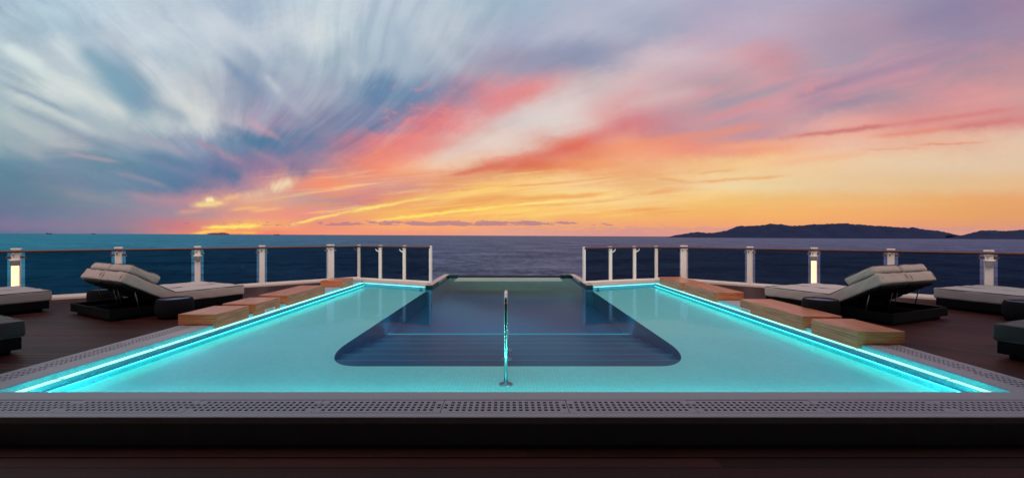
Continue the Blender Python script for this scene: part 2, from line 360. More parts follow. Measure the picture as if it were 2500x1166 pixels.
def copy_tree(o, parent=None):
    c = o.copy(); COL.objects.link(c); c.parent = parent
    for ch in list(o.children): copy_tree(ch, c)
    return c

# ------------------------------------------------------------------ materials
def mat(name):
    m = bpy.data.materials.new(name); m.use_nodes = True; nt = m.node_tree; nt.nodes.clear()
    gg = G(nt); out = gg.n('ShaderNodeOutputMaterial')
    return m, gg, out
def principled(name, base=(.5,.5,.5), rough=.5, metal=0.0, build=None, spec=.5, coat=0.0, emit=None, estr=0.0):
    m, gg, out = mat(name)
    p = gg.n('ShaderNodeBsdfPrincipled')
    p.inputs['Base Color'].default_value = (*base, 1); p.inputs['Roughness'].default_value = rough
    p.inputs['Metallic'].default_value = metal; p.inputs['Specular IOR Level'].default_value = spec
    p.inputs['Coat Weight'].default_value = coat; p.inputs['Coat Roughness'].default_value = .25
    if emit: p.inputs['Emission Color'].default_value = (*emit, 1); p.inputs['Emission Strength'].default_value = estr
    gg.nt.links.new(p.outputs[0], out.inputs[0])
    if build: build(gg, p)
    return m
def objco(gg, which='Object'):
    t = gg.n('ShaderNodeTexCoord'); return t.outputs[which]
def sep(gg, v):
    s_ = gg.n('ShaderNodeSeparateXYZ'); gg.nt.links.new(v, s_.inputs[0]); return s_.outputs
def bump(gg, p, h, strength=.3, dist=.01):
    b_ = gg.n('ShaderNodeBump'); b_.inputs['Strength'].default_value = strength; b_.inputs['Distance'].default_value = dist
    gg.put(h, b_.inputs['Height']); gg.nt.links.new(b_.outputs[0], p.inputs['Normal'])
def tint(gg, c, f, k):      # c * (1 + (f-.5)*k)
    v = gg.mad(gg.sub(f, .5), k, 1.0)
    return gg.mix(1.0, c, gg.vec(v, v, v), 'MULTIPLY')

def planks(pitch, ang, base, rough=.45, gap=.006, long=2.4, phase=0.0):
    def f(gg, p):
        x, y, z = sep(gg, objco(gg))
        ca, sa = math.cos(ang), math.sin(ang)
        u = gg.add(gg.mul(x, ca), gg.mul(y, sa)); v = gg.sub(gg.mul(y, ca), gg.mul(x, sa))
        vi = gg.m('DIVIDE', gg.add(v, phase), pitch); row = gg.m('FLOOR', vi); fr = gg.sub(vi, row)
        wn = gg.n('ShaderNodeTexWhiteNoise', noise_dimensions='2D')
        col_i = gg.m('FLOOR', gg.m('DIVIDE', gg.add(u, gg.mul(row, 1.37)), long))
        gg.put(gg.vec(row, col_i, 0.0), wn.inputs['Vector'])
        edge = gg.m('MINIMUM', fr, gg.sub(1.0, fr))
        seam = gg.step(edge, gap / pitch * .6, gap / pitch * 1.3)
        grain = gg.noise(gg.vec(gg.mul(u, 3.0), gg.mul(v, 70.0), row), 1.0, 5.0, .6)
        big = gg.noise(gg.vec(gg.mul(u, .8), gg.mul(v, .8), 0.0), 1.0, 3.0, .5)
        c = tint(gg, (*base, 1), wn.outputs[0], .9)
        c = tint(gg, c, grain, .9); c = tint(gg, c, big, .7)
        c = gg.mix(seam, (.002, .002, .002, 1), c)
        gg.put(c, p.inputs['Base Color'])
        gg.put(gg.mad(grain, .25, rough - .12), p.inputs['Roughness'])
        bump(gg, p, gg.add(gg.mul(seam, 1.0), gg.mul(grain, .15)), .5, .004)
    return f
M = {}
M['teak_l'] = principled('teak deck', (.05, .021, .014), .4, build=planks(.105, 0, (.048, .013, .010), .5, .011), spec=.12)
M['teak_r'] = principled('teak deck diagonal', (.05, .021, .014), .4, build=planks(.105, rad(-38), (.048, .013, .010), .5, .011), spec=.12)
M['teak_f'] = principled('teak deck front', (.05, .021, .014), .5, build=planks(.128, 0, (.055, .013, .007), .55, .006, 5.5, .012), spec=.15)

def stone(base, k=.35, rough=.5, sc=3.0):
    def f(gg, p):
        co = objco(gg)
        n_ = gg.noise(co, sc, 6.0, .65, .8); n_2 = gg.noise(co, sc * 14, 3.0, .6)
        x, y, z = sep(gg, co)
        br = gg.noise(gg.vec(gg.mul(x, 2.0), gg.mul(y, 30.0), z), 1.0, 4.0, .6)
        c = tint(gg, tint(gg, tint(gg, (*base, 1), n_, k), n_2, k * .6), br, k * .6)
        scr = gg.step(gg.noise(gg.vec(gg.mul(x, 5.0), gg.mul(y, 22.0), 3.0), 1.0, 7.0, .7, 1.2), .64, .7)
        c = gg.mix(gg.mul(scr, .25), c, (min(1, base[0] * 1.9), min(1, base[1] * 1.9), min(1, base[2] * 1.9), 1))
        gg.put(c, p.inputs['Base Color']); gg.put(gg.mad(n_, .3, rough - .15), p.inputs['Roughness'])
        bump(gg, p, n_2, .15, .003)
    return f
M['kerb'] = principled('grey composite kerb', (.3, .29, .31), .45, build=stone((.36, .34, .37)))
M['grate'] = principled('grey composite grate', (.3, .29, .31), .45, build=stone((.34, .32, .35), .3))
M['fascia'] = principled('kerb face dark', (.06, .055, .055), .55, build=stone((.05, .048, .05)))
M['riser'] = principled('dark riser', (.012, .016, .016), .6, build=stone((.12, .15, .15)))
M['trough'] = principled('dark drain', (.002, .0025, .003), .9, spec=0.0)
M['white'] = principled('white marine paint', (.78, .76, .74), .38, build=stone((.84, .80, .78), .12, .4, 2.0))
M['white2'] = principled('white kerb coping', (.62, .58, .56), .42, build=stone((.62, .57, .56), .15, .45, 2.0))
M['steel'] = principled('polished steel', (.62, .62, .62), .10, 1.0)
M['flange'] = principled('brushed flange', (.35, .35, .37), .35, 1.0)
M['clamp'] = principled('weathered steel clamp', (.22, .15, .13), .4, .7)
M['handrail'] = principled('varnished handrail', (.10, .028, .018), .32, build=lambda gg, p: gg.put(tint(gg, (.10, .027, .018, 1), gg.noise(objco(gg), 9.0, 4.0), .8), p.inputs['Base Color']))
M['black'] = principled('black stone edging', (.008, .016, .022), .2)
M['greytop'] = principled('brushed edge plate', (.42, .41, .42), .35, .4)
M['bedbase'] = principled('black lacquered base', (.003, .004, .006), .6, spec=.08)
M['strut'] = principled('grey strut metal', (.10, .10, .11), .35, .8)

def fabric(base):
    def f(gg, p):
        co = objco(gg); x, y, z = sep(gg, co)
        w = gg.add(gg.m('SINE', gg.mul(x, 900.0)), gg.m('SINE', gg.mul(y, 900.0)))
        n_ = gg.noise(co, 6.0, 5.0, .6); n_2 = gg.noise(co, 160.0, 2.0, .6)
        gg.put(tint(gg, tint(gg, (*base, 1), n_, .22), n_2, .3), p.inputs['Base Color'])
        bump(gg, p, gg.add(n_2, gg.mul(n_, 2.0)), .25, .004)
        p.inputs['Sheen Weight'].default_value = .2
    return f
M['fabric'] = principled('oatmeal canvas', (.5, .45, .42), .85, build=fabric((.42, .36, .34)))
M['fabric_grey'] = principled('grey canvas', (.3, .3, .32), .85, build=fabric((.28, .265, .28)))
M['fabric_shaded'] = principled('shaded daybed canvas', (.1, .1, .11), .85, build=fabric((.026, .022, .026)))  # same daybed canvas with the foreground shade put into its colour
M['piping'] = principled('dark piping', (.05, .045, .05), .7)

def weave(gg, p):
    x, y, z = sep(gg, objco(gg))
    an = gg.m('ARCTAN2', y, x)
    v = gg.m('SINE', gg.mul(an, 60.0)); h = gg.m('SINE', gg.mul(z, 420.0))
    hgt = gg.mul(v, h)
    gg.put(gg.mix(gg.step(hgt, -.6, .6), (.003, .0035, .005, 1), (.012, .013, .018, 1)), p.inputs['Base Color'])
    bump(gg, p, hgt, .6, .006)
M['rattan'] = principled('black woven rattan', (.015, .016, .02), .65, build=weave, spec=.08)
M['tabletop'] = principled('dark glass table top', (.004, .03, .09), .12, spec=.3)

def veneer(gg, p):
    co = objco(gg); x, y, z = sep(gg, co)
    ge = gg.n('ShaderNodeNewGeometry'); nx, ny, nz = sep(gg, ge.outputs['Normal'])
    ff = gg.step(gg.m('ABSOLUTE', ny), .4, .6)
    ga = gg.noise(gg.vec(gg.mul(x, 34.0), gg.mul(y, 2.2), gg.mul(z, 60.0)), 1.0, 6.0, .65)
    gb = gg.noise(gg.vec(gg.mul(x, 3.0), gg.mul(y, 1.0), gg.mul(z, 75.0)), 1.0, 6.0, .65)
    gr = gg.add(gg.mul(ga, gg.sub(1.0, ff)), gg.mul(gb, ff))
    c = gg.ramp(gr, [(.3, (.19, .050, .022, 1)), (.45, (.42, .138, .058, 1)), (.58, (.57, .212, .094, 1)), (.75, (.67, .295, .145, 1))])
    c = tint(gg, c, gg.noise(co, 2.2, 2.0), .35)
    gg.put(c, p.inputs['Base Color']); gg.put(gg.mad(gr, .25, .25), p.inputs['Roughness'])
    bump(gg, p, gr, .12, .003)
M['veneer'] = principled('oiled oak planks', (.4, .2, .1), .38, build=veneer, coat=.35)
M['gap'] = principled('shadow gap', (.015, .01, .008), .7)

def tiles(base, grout, s=.025, k=.25, wid=.09):
    def f(gg, p):
        ge = gg.n('ShaderNodeNewGeometry'); x, y, z = sep(gg, ge.outputs['Position'])
        def line(v):
            q = gg.m('DIVIDE', v, s); fr = gg.m('FRACT', gg.add(q, 1000.0)); return gg.m('MINIMUM', fr, gg.sub(1.0, fr))
        e = gg.m('MINIMUM', line(gg.add(x, .0031)), line(gg.add(y, gg.add(z, .0027))))
        f_ = gg.step(e, wid * .5, wid)
        wn = gg.n('ShaderNodeTexWhiteNoise', noise_dimensions='3D')
        gg.put(gg.vec(gg.m('FLOOR', gg.m('DIVIDE', x, s)), gg.m('FLOOR', gg.m('DIVIDE', y, s)), gg.m('FLOOR', gg.m('DIVIDE', z, s))), wn.inputs['Vector'])
        c = tint(gg, (*base, 1), wn.outputs[0], k)
        c = tint(gg, c, gg.noise(ge.outputs['Position'], .9, 4.0, .6), .28)
        gg.put(gg.mix(f_, (*grout, 1), c), p.inputs['Base Color'])
    return f
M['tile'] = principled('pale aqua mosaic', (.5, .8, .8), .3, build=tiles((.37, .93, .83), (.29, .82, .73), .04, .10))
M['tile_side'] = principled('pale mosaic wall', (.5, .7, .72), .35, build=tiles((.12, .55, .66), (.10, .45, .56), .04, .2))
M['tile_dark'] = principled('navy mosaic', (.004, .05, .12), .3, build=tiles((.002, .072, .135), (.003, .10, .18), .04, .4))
M['tile_glow'] = principled('brightened navy mosaic', (.02, .2, .4), .3, build=tiles((.006, .09, .21), (.009, .12, .26), .04, .3))  # navy tile lightened, underwater light put into its colour
M['nosing'] = principled('pale step nosing', (.07, .25, .37), .4)

def emitter(name, c, k):
    m, gg, out = mat(name); e = gg.n('ShaderNodeEmission'); e.inputs[0].default_value = (*c, 1); e.inputs[1].default_value = k
    gg.nt.links.new(e.outputs[0], out.inputs[0]); return m
def led_mat():
    m, gg, out = mat('cyan LED strip'); e = gg.n('ShaderNodeEmission'); e.inputs[0].default_value = (.36, 1.0, .88, 1)
    ge = gg.n('ShaderNodeNewGeometry'); x, y, z = sep(gg, ge.outputs['Position'])
    fr_ = gg.m('FRACT', gg.add(gg.m('DIVIDE', y, 1.15), 100.3))
    j = gg.step(gg.m('MINIMUM', fr_, gg.sub(1.0, fr_)), .006, .02)         # joints between the strip lengths
    n_ = gg.noise(ge.outputs['Position'], 2.4, 3.0, .6)
    gg.put(gg.mul(gg.mad(j, .6, .4), gg.mad(n_, 1.5, .85)), e.inputs[1])
    gg.nt.links.new(e.outputs[0], out.inputs[0]); return m
M['led'] = led_mat()
M['led_deep'] = emitter('underwater LED', (.01, .80, .95), 110.0)
M['led_blue'] = emitter('blue underwater LED', (.08, .45, 1.0), 14.0)
M['lens'] = emitter('step glow strip', (.02, .38, .52), .7)  # emission that draws the glow line past the last step
M['led_side'] = emitter('submerged side LED', (.06, .98, .92), 4.5)
M['led_near'] = emitter('submerged near LED', (.12, 1.0, .88), 170.0)
M['led_far'] = emitter('far LED', (.3, 1.0, .9), 1.8)
M['lamp'] = emitter('warm lamp tube', (1.0, .70, .38), 1.7)

def water_mat():
    m, gg, out = mat('pool water')
    fr = gg.n('ShaderNodeFresnel'); fr.inputs['IOR'].default_value = 1.33
    tr = gg.n('ShaderNodeBsdfTransparent'); tr.inputs[0].default_value = (.88, .99, .99, 1)
    gl = gg.n('ShaderNodeBsdfGlossy'); gl.inputs['Roughness'].default_value = .035; gl.inputs[0].default_value = (.20, .42, .80, 1)
    b_ = gg.n('ShaderNodeBump'); b_.inputs['Strength'].default_value = .10; b_.inputs['Distance'].default_value = .02
    ge = gg.n('ShaderNodeNewGeometry')
    gg.put(gg.noise(ge.outputs['Position'], 1.6, 3.0, .5, .6), b_.inputs['Height'])
    gg.nt.links.new(b_.outputs[0], gl.inputs['Normal'])
    mx = gg.n('ShaderNodeMixShader'); gg.put(gg.mul(fr.outputs[0], .66), mx.inputs[0])
    gg.nt.links.new(tr.outputs[0], mx.inputs[1]); gg.nt.links.new(gl.outputs[0], mx.inputs[2]); gg.nt.links.new(mx.outputs[0], out.inputs[0])
    return m
M['water'] = water_mat()
def glass_mat(tintc):
    m, gg, out = mat('tinted glass')
    fr = gg.n('ShaderNodeFresnel'); fr.inputs['IOR'].default_value = 1.35
    tr = gg.n('ShaderNodeBsdfTransparent'); tr.inputs[0].default_value = (*tintc, 1)
    gl = gg.n('ShaderNodeBsdfGlossy'); gl.inputs['Roughness'].default_value = .02; gl.inputs[0].default_value = (.05, .05, .05, 1)
    mx = gg.n('ShaderNodeMixShader'); gg.nt.links.new(fr.outputs[0], mx.inputs[0])
    gg.nt.links.new(tr.outputs[0], mx.inputs[1]); gg.nt.links.new(gl.outputs[0], mx.inputs[2]); gg.nt.links.new(mx.outputs[0], out.inputs[0])
    return m
M['glass'] = glass_mat((.36, .45, .52))

def sea_mat():
    m, gg, out = mat('sea water')
    ge = gg.n('ShaderNodeNewGeometry'); P = ge.outputs['Position']; x, y, z = sep(gg, P)
    swell = gg.noise(gg.vec(gg.mul(x, .05), gg.mul(y, .09), 0.0), 1.0, 4.0, .6, .4)
    chop = gg.noise(gg.vec(gg.mul(x, .35), gg.mul(y, .45), 4.0), 1.0, 5.0, .65)
    patch = gg.noise(gg.vec(gg.mul(x, .0011), gg.mul(y, .0032), 2.0), 1.0, 5.0, .6)
    patch2 = gg.noise(gg.vec(gg.mul(x, .010), gg.mul(y, .014), 2.0), 1.0, 6.0, .7)
    wav = gg.noise(gg.vec(gg.mul(x, .11), gg.mul(y, .055), 7.0), 1.0, 8.0, .75)
    # teal toward the sunset side, navy toward the island
    teal_side = gg.step(gg.m('DIVIDE', x, gg.add(y, 150.0)), .15, -1.0, True)
    c = gg.mix(teal_side, (.012, .028, .075, 1), (.001, .14, .22, 1))
    c = tint(gg, c, patch, .8); c = tint(gg, c, patch2, .9); c = tint(gg, c, wav, 3.2)
    wv = gg.mad(gg.sub(gg.mul(gg.add(wav, patch2), .5), .5), 5.0, 1.0)
    df = gg.n('ShaderNodeBsdfDiffuse'); gg.put(c, df.inputs[0])
    gl = gg.n('ShaderNodeBsdfGlossy'); gl.inputs['Roughness'].default_value = .28
    gg.put(gg.mix(1.0, gg.mix(teal_side, (.35, .45, .72, 1), (.18, .44, .58, 1)), gg.vec(wv, wv, wv), 'MULTIPLY'), gl.inputs[0])
    b_ = gg.n('ShaderNodeBump'); b_.inputs['Strength'].default_value = 1.0; b_.inputs['Distance'].default_value = .8
    gg.put(gg.add(gg.mul(swell, 2.2), chop), b_.inputs['Height'])
    fr = gg.n('ShaderNodeFresnel'); fr.inputs['IOR'].default_value = 1.33
    for n_ in (df, gl, fr): gg.nt.links.new(b_.outputs[0], n_.inputs['Normal'])
    mx = gg.n('ShaderNodeMixShader'); gg.put(gg.m('MINIMUM', fr.outputs[0], .45), mx.inputs[0])
    gg.nt.links.new(df.outputs[0], mx.inputs[1]); gg.nt.links.new(gl.outputs[0], mx.inputs[2]); gg.nt.links.new(mx.outputs[0], out.inputs[0])
    return m
M['sea'] = sea_mat()
def land(gg, p):
    n_ = gg.noise(objco(gg), .004, 7.0, .65)
    gg.put(gg.ramp(n_, [(.3, (.008, .015, .050, 1)), (.7, (.014, .024, .066, 1))]), p.inputs['Base Color'])
M['land'] = principled('island scrub', (.03, .03, .04), .9, build=land, spec=.1)
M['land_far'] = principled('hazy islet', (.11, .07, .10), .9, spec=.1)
M['ship'] = principled('dark ship hull', (.015, .022, .045), .6)
M['shipwhite'] = principled('hull and shade block grey', (.25, .24, .25), .5, build=stone((.22, .21, .22), .2))
M['sign'] = principled('pale sign plate', (.6, .72, .74), .35)
M['signink'] = principled('blue sign ink', (.03, .16, .26), .5)

# ------------------------------------------------------------------ sea, islands, ships
SEAZ, TILT = -22.0, .0048
def sea_z(x): return SEAZ - TILT * x
o = MB().sheet([(-120000, -3000), (120000, -3000), (120000, 160000), (-120000, 160000)], 0).build('sea', M['sea'])
o.location = (0, 0, SEAZ); o.rotation_euler = (0, math.atan(TILT), 0); tag(o, kind='structure')

def island(name, prof, D, depth, mt='land'):
    """terrain whose ridge follows the profile; prof: (px, py) sampled on the skyline"""
    rnd = random.Random(7)
    m = MB(); rows = 13; n = 150
    def P(px):
        for (a_, b_), (c_, d_) in zip(prof, prof[1:]):
            if a_ <= px <= c_: return b_ + (d_ - b_) * (px - a_) / (c_ - a_)
        return prof[-1][1]
    x0, x1 = prof[0][0], prof[-1][0]; grid = []
    ph = [rnd.uniform(0, 6) for _ in range(6)]
    for j in range(rows):
        t = j / (rows - 1); s_ = math.sin(math.pi * min(1, t * 1.0)) if t <= .5 else math.sin(math.pi * t)
        row = []
        for i in range(n + 1):
            q = x0 + (x1 - x0) * i / n; jit = .45 * math.sin(i * 1.9 + 1) + .35 * math.sin(i * 3.7 + 2) + .3 * math.sin(i * .8)
            X = (q - PX0) / F * D; zr = CH + (PY0 - P(q) + jit * min(1, i / 8, (n - i) / 8)) / F * D; base = sea_z(X) - 8
            ed = min(1, min(i, n - i) / 10 + .12)
            hgt = max(0, zr - base)
            nz = 1 + (.10 * math.sin(i * .35 + ph[0] + j) + .06 * math.sin(i * .8 + ph[1] - j * 1.7)) * (0 if abs(t - .5) < .02 else 1)
            z = base + hgt * (1 if abs(t - .5) < .01 else min(.93, (s_ ** 1.2) * nz))
            row.append(m.bm.verts.new((X * (1 + (t - .5) * depth / D), D + (t - .5) * depth * ed + 30 * math.sin(i * .4 + j), z)))
        grid.append(row)
    for j in range(rows - 1):
        for i in range(n): m.bm.faces.new([grid[j][i], grid[j][i + 1], grid[j + 1][i + 1], grid[j + 1][i]]).smooth = True
    return m.build(name, M[mt])
I1 = [(1638,578.5),(1652,573.5),(1680,569),(1703,565.5),(1725,568.5),(1750,567),(1770,563),(1790,556),(1808,550.5),(1825,551.5),(1840,551),(1860,549),(1872,548.5),(1884,544.5),(1893,547),(1905,547),(1925,550.5),(1945,551),(1965,549.5),(1980,547.5),(2010,547),(2040,545.2),(2066,545),(2085,547.6),(2105,547.5),(2120,549),(2135,551.5),(2150,551),(2175,553),(2195,554),(2215,556.5),(2226,553.5),(2245,558),(2265,560),(2290,563.5),(2310,567),(2330,571),(2354,578)]
o = island('island_hill', I1, 9800, 1500); tag(o, kind='structure')
I2 = [(2346,579),(2358,573),(2370,569),(2388,562.7),(2410,562),(2430,562.2),(2440,563.6),(2465,563),(2480,561.5),(2500,560.2),(2560,557),(2620,560),(2680,566),(2740,573),(2790,580)]
o = island('headland_hill', I2, 9000, 1400); tag(o, kind='structure')
I3 = [(503,573.5),(510,570.5),(520,568.6),(531,569.6),(540,567.9),(548,568),(556,570.2),(563,573.5)]
o = island('islet_hill', I3, 16000, 900, 'land_far'); tag(o, kind='structure')

def ship(px, D, L, lab, flip=1):
    X = (px - PX0) / F * D
    e = empty('cargo_ship', (X, D, sea_z(X)))
    H = L * .07
    m = MB(); m.prism([(-L/2, -L*.06), (L*.42, -L*.06), (L*.5, 0), (L*.42, L*.06), (-L/2, L*.06)], 0, H); m.build('hull', M['ship'], e)
    m = MB(); m.box(-L*.42, -L*.28, -L*.05, L*.05, H, H + L*.13); m.box(-L*.40, -L*.36, -L*.02, L*.02, H + L*.13, H + L*.18); m.build('bridge_tower', M['ship'], e)
    m = MB()
    for k in range(6): m.box(-L*.22 + k*L*.1, -L*.14 + k*L*.1, -L*.05, L*.05, H, H + L*(.05 + .02*((k*7) % 3)))
    m.build('cargo_block', M['ship'], e)
    if flip < 0: e.rotation_euler = (0, 0, math.pi)
    tag(e, lab, 'ship', 'ships on the horizon')
ship(120.5, 12000, 190, 'dark cargo ship on the horizon, largest silhouette below the grey clouds')
ship(229, 15000, 170, 'faint flat ship silhouette on the horizon beside the largest dark ship')
ship(675, 15000, 200, 'dark ship on the horizon beside the tiny islet, bridge at its far end', -1)
ship(788, 17000, 110, 'tiny ship speck on the horizon under the yellow clouds', -1)

# ------------------------------------------------------------------ rails (positions on the deck plan)
RL = [(-13.6,5.2),(-12.8,6.6),(-11.75,7.85),(-10.58,8.94),(-9.31,9.92),(-8.12,10.83),(-6.97,11.7),(-5.57,12.9),(-4.88,13.45),(-4.08,13.1),(-3.25,12.8),(-2.37,12.35)]
RR = [(12.9,5.1),(12.1,6.5),(11.1,7.7),(10.03,8.77),(8.87,9.75),(7.77,10.7),(6.67,11.65),(5.35,12.9),(4.59,13.2),(3.84,13.0),(3.02,12.7),(2.167,12.35)]
# decks
XL, XLi, XLw = -5.17, -4.66, -4.54     # kerb outer, kerb inner, pool wall under the light channel
XR, XRi, XRw = 4.99, 4.52, 4.41
YF, YN = 3.23, 3.75                    # near kerb front and inner edge
ZD = -.012
o = MB().prism([(XL - .003, -3), (-16, -3), (-14.2, 5.2), (-13.4, 6.8), (-12.2, 8.2), (-10.8, 9.3), (-9.5, 10.2), (-8.2, 11.2), (-7.0, 12.1), (-5.6, 13.2), (XL - .003, 13.5)], -.3, ZD).build('deck', M['teak_l']); tag(o, kind='structure')
o = MB().prism([(XR + .003, -3), (16, -3), (13.6, 5.2), (12.7, 6.8), (11.6, 8.0), (10.3, 9.1), (9.1, 10.1), (8.0, 11.1), (6.9, 12.0), (5.5, 13.2), (XR + .003, 13.4)], -.3, ZD).build('deck', M['teak_r']); tag(o, kind='structure')
m = MB(); m.box(XL, XR, -3, YF - .169, -.32, -.225); m.build('lower_deck', M['teak_f']); tag(bpy.data.objects['lower_deck'], kind='structure')
# ------------------------------------------------------------------ pool
pool = empty('swimming_pool', (0, 8, 0)); tag(pool, 'glowing turquoise infinity pool with pale tiled shelf around a navy basin', 'swimming pool')
def part(mb, name, mt, parent=pool):
    o_ = mb.build(name, mt, parent)
    if parent is pool: o_.location = (0, -8, 0)
    return o_
GW = .256; gy0 = 3.316
gxl = XL + .045; gxr = XR - .045
kb = MB()
kb.bbox(XL, XR, YF, gy0 - .003, -.055, 0, .008)
kb.box(XL, XR, gy0 + GW + .003, YN, -.12, 0)
# side kerbs: outer strip, inner strip, then solid past the first bench
YBL, YBR = 6.56, 5.38
kb.box(XL, gxl - .003, YN + .001, YBL, -.12, 0); kb.box(gxl + GW + .003, XLi, YN + .001, YBL, -.12, 0)
kb.box(XL, XLi, YBL + .001, 13.3, -.12, 0)
kb.box(gxr + .003, XR, YN + .001, YBR, -.12, 0); kb.box(XRi, gxr - GW - .003, YN + .001, YBR, -.12, 0)
kb.box(XRi, XR, YBR + .001, 13.2, -.12, 0)
part(kb, 'kerb', M['kerb'])
part(MB().box(XL, XR, gy0 - .002, gy0 + GW + .002, -.13, -.07).box(gxl, gxl + GW, YN + .002, YBL, -.13, -.07).box(gxr - GW, gxr, YN + .002, YBR, -.13, -.07), 'drain_trough', M['trough'])
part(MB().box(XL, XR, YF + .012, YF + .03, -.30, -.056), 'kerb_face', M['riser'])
part(MB().box(XL, XR, 3.065, YF + .012, -.30, -.222), 'threshold_board', M['teak_f'])
# far coping (white) either side of the overhanging basin
CLp = [(XLi, 13.1), (-2.43, 12.0)]; CRp = [(XRi, 12.93), (2.34, 12.0)]
part(MB().prism([(XL, 13.301), (XLi + .001, 13.1), (-2.43, 12.0), (-2.43, 12.42), (-3.25, 12.92), (-4.1, 13.22), (-4.9, 13.62), (XL, 13.5)], -.14, .002), 'far_coping', M['white2'])
part(MB().prism([(XR, 13.201), (XRi - .001, 12.93), (2.34, 12.0), (2.34, 12.42), (3.02, 12.82), (3.84, 13.12), (4.6, 13.34), (XR, 13.3)], -.14, .002), 'far_coping', M['white2'])
# shelf with the basin outline
BX0, BX1 = -2.44, 2.36
def corner(cx, cy, rx, ry, a0, a1, n=16):
    return [(cx + rx * math.copysign(abs(math.cos(t)) ** .9, math.cos(t)), cy + ry * math.copysign(abs(math.sin(t)) ** .9, math.sin(t))) for t in [a0 + (a1 - a0) * i / n for i in range(n + 1)]]
basin = [(BX0, 12.0)] + corner(BX0 + .55, 6.25, .55, 1.12, math.pi, 1.5 * math.pi) + corner(BX1 - .55, 6.25, .55, 1.12, 1.5 * math.pi, 2 * math.pi) + [(BX1, 12.0)]
ZS, ZW = -.20, -.095
shelf = [(XLw, YN), (XRw, YN), (XRw, 12.9)] + basin[::-1] + [(XLw, 13.04)]
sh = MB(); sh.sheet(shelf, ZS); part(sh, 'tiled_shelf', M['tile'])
part(MB().box(XLi, XLi + .012, YN, 13.1, -.064, -.004), 'channel_wall', M['tile_side'])      # lit wall above the light channel
part(MB().box(XRi - .012, XRi, YN, 12.93, -.064, -.004), 'channel_wall', M['tile_side'])
w2 = MB(); w2.box(XLw - .02, XLw, YN, 13.05, -.30, -.062); w2.box(XRw, XRw + .02, YN, 12.9, -.30, -.062)
w2.box(XLw, XRw, YN - .02, YN, -.30, -.004)
for (A, B) in ((CLp[0], CLp[1]), (CRp[0], CRp[1])):
    A_, B_ = Vector((*A, 0)), Vector((*B, 0)); d = (B_ - A_); L = d.length; ang = math.atan2(d.y, d.x)
    sgn = 1 if A[0] < 0 else -1
    Mx = Matrix.Translation(A_) @ Matrix.Rotation(ang, 4, 'Z')
    if sgn > 0: w2.box(.05, L, -.045, -.02, -.30, -.045, Mx)
    else: w2.box(.05, L, .02, .045, -.30, -.045, Mx)
part(w2, 'pool_wall', M['tile_side'])
# LED channels
def led(mb, nm='led_strip', mt='led'): return part(mb, nm, M[mt])
part(MB().box(XLi + .013, XLw - .021, YN + .004, 13.02, -.09, -.066), 'channel_ledge', M['tile_side'])
part(MB().box(XRw + .021, XRi - .013, YN + .004, 12.88, -.09, -.066), 'channel_ledge', M['tile_side'])
for x_ in (.020, .064):
    led(MB().box(XLi + x_, XLi + x_ + .030, YN + .004, 13.0, -.066, -.058))
    led(MB().box(XRi - x_ - .028, XRi - x_, YN + .004, 12.86, -.066, -.058))
for x_, d_ in ((XLw, 1), (XRw, -1)):        # tiled lip under water hides a strip that washes the shelf
    y1_ = 12.9 if d_ > 0 else 12.75
    part(MB().box(*sorted((x_ + d_ * .0005, x_ + d_ * .035)), YN + .02, y1_, -.118, -.108), 'submerged_lip', M['tile_side'])
    led(MB().box(*sorted((x_ + d_ * .0006, x_ + d_ * .030)), YN + .03, y1_ - .01, -.130, -.1185), 'underwater_strip', 'led_side')
for (A, B) in ((CLp[0], CLp[1]), (CRp[0], CRp[1])):
    A_, B_ = Vector((*A, 0)), Vector((*B, 0)); d = (B_ - A_); L = d.length; ang = math.atan2(d.y, d.x)
    Mx = Matrix.Translation(A_) @ Matrix.Rotation(ang, 4, 'Z')
    led(MB().box(.10, L - .02, -.062, -.046, -.078, -.062, Mx) if A[0] < 0 else MB().box(.10, L - .02, .046, .062, -.078, -.062, Mx), 'led_strip', 'led_far')
part(MB().box(XLw + .04, XRw - .04, YN + .0005, YN + .04, -.118, -.108), 'submerged_lip', M['tile_side'])
led(MB().box(XLw + .05, XRw - .05, YN + .0006, YN + .034, -.130, -.1185), 'underwater_strip', 'led_near')
# basin: walls, steps, deep floor
bw = MB()
for (A, B) in zip(basin, basin[1:]):
    bw.face([(A[0], A[1], ZS - .001), (A[0], A[1], -1.15), (B[0], B[1], -1.15), (B[0], B[1], ZS - .001)])
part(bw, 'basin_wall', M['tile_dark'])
YT = [5.05, 5.55, 6.03, 6.54, 7.07, 7.6, 8.16]
for i in range(6):
    z = ZS - .055 * (i + 1)
    s_ = MB().box(BX0 + .004, BX1 - .004, YT[i] + .003, YT[i + 1], -1.15 if i < 5 else z - .05, z)
    so = part(s_, 'step', M['tile_dark'])
    n_ = MB().box(BX0 + .01, BX1 - .01, YT[i + 1] - .028, YT[i + 1] + .001, z - .01, z + .003).build('nosing', M['nosing'], so)
part(MB().box(BX0 + .004, BX1 - .004, YT[6] - .04, YT[6] - .01, -1.15, ZS - .39), 'riser', M['tile_dark'])
part(MB().box(-2.26 - .2, 2.18 + .2, 8.1, 15.3, -.70, -.62), 'deep_floor', M['tile_glow'])
led(MB().box(BX0 + .1, BX1 - .1, YT[6] + .002, YT[6] + .020, -.565, -.536), 'underwater_strip', 'led_deep')
part(MB().box(BX0 + .02, BX1 - .02, YT[6] + .021, YT[6] + .10, -.545, -.531), 'step_glow', M['lens'])  # added glowing strip in place of light spilling past the step
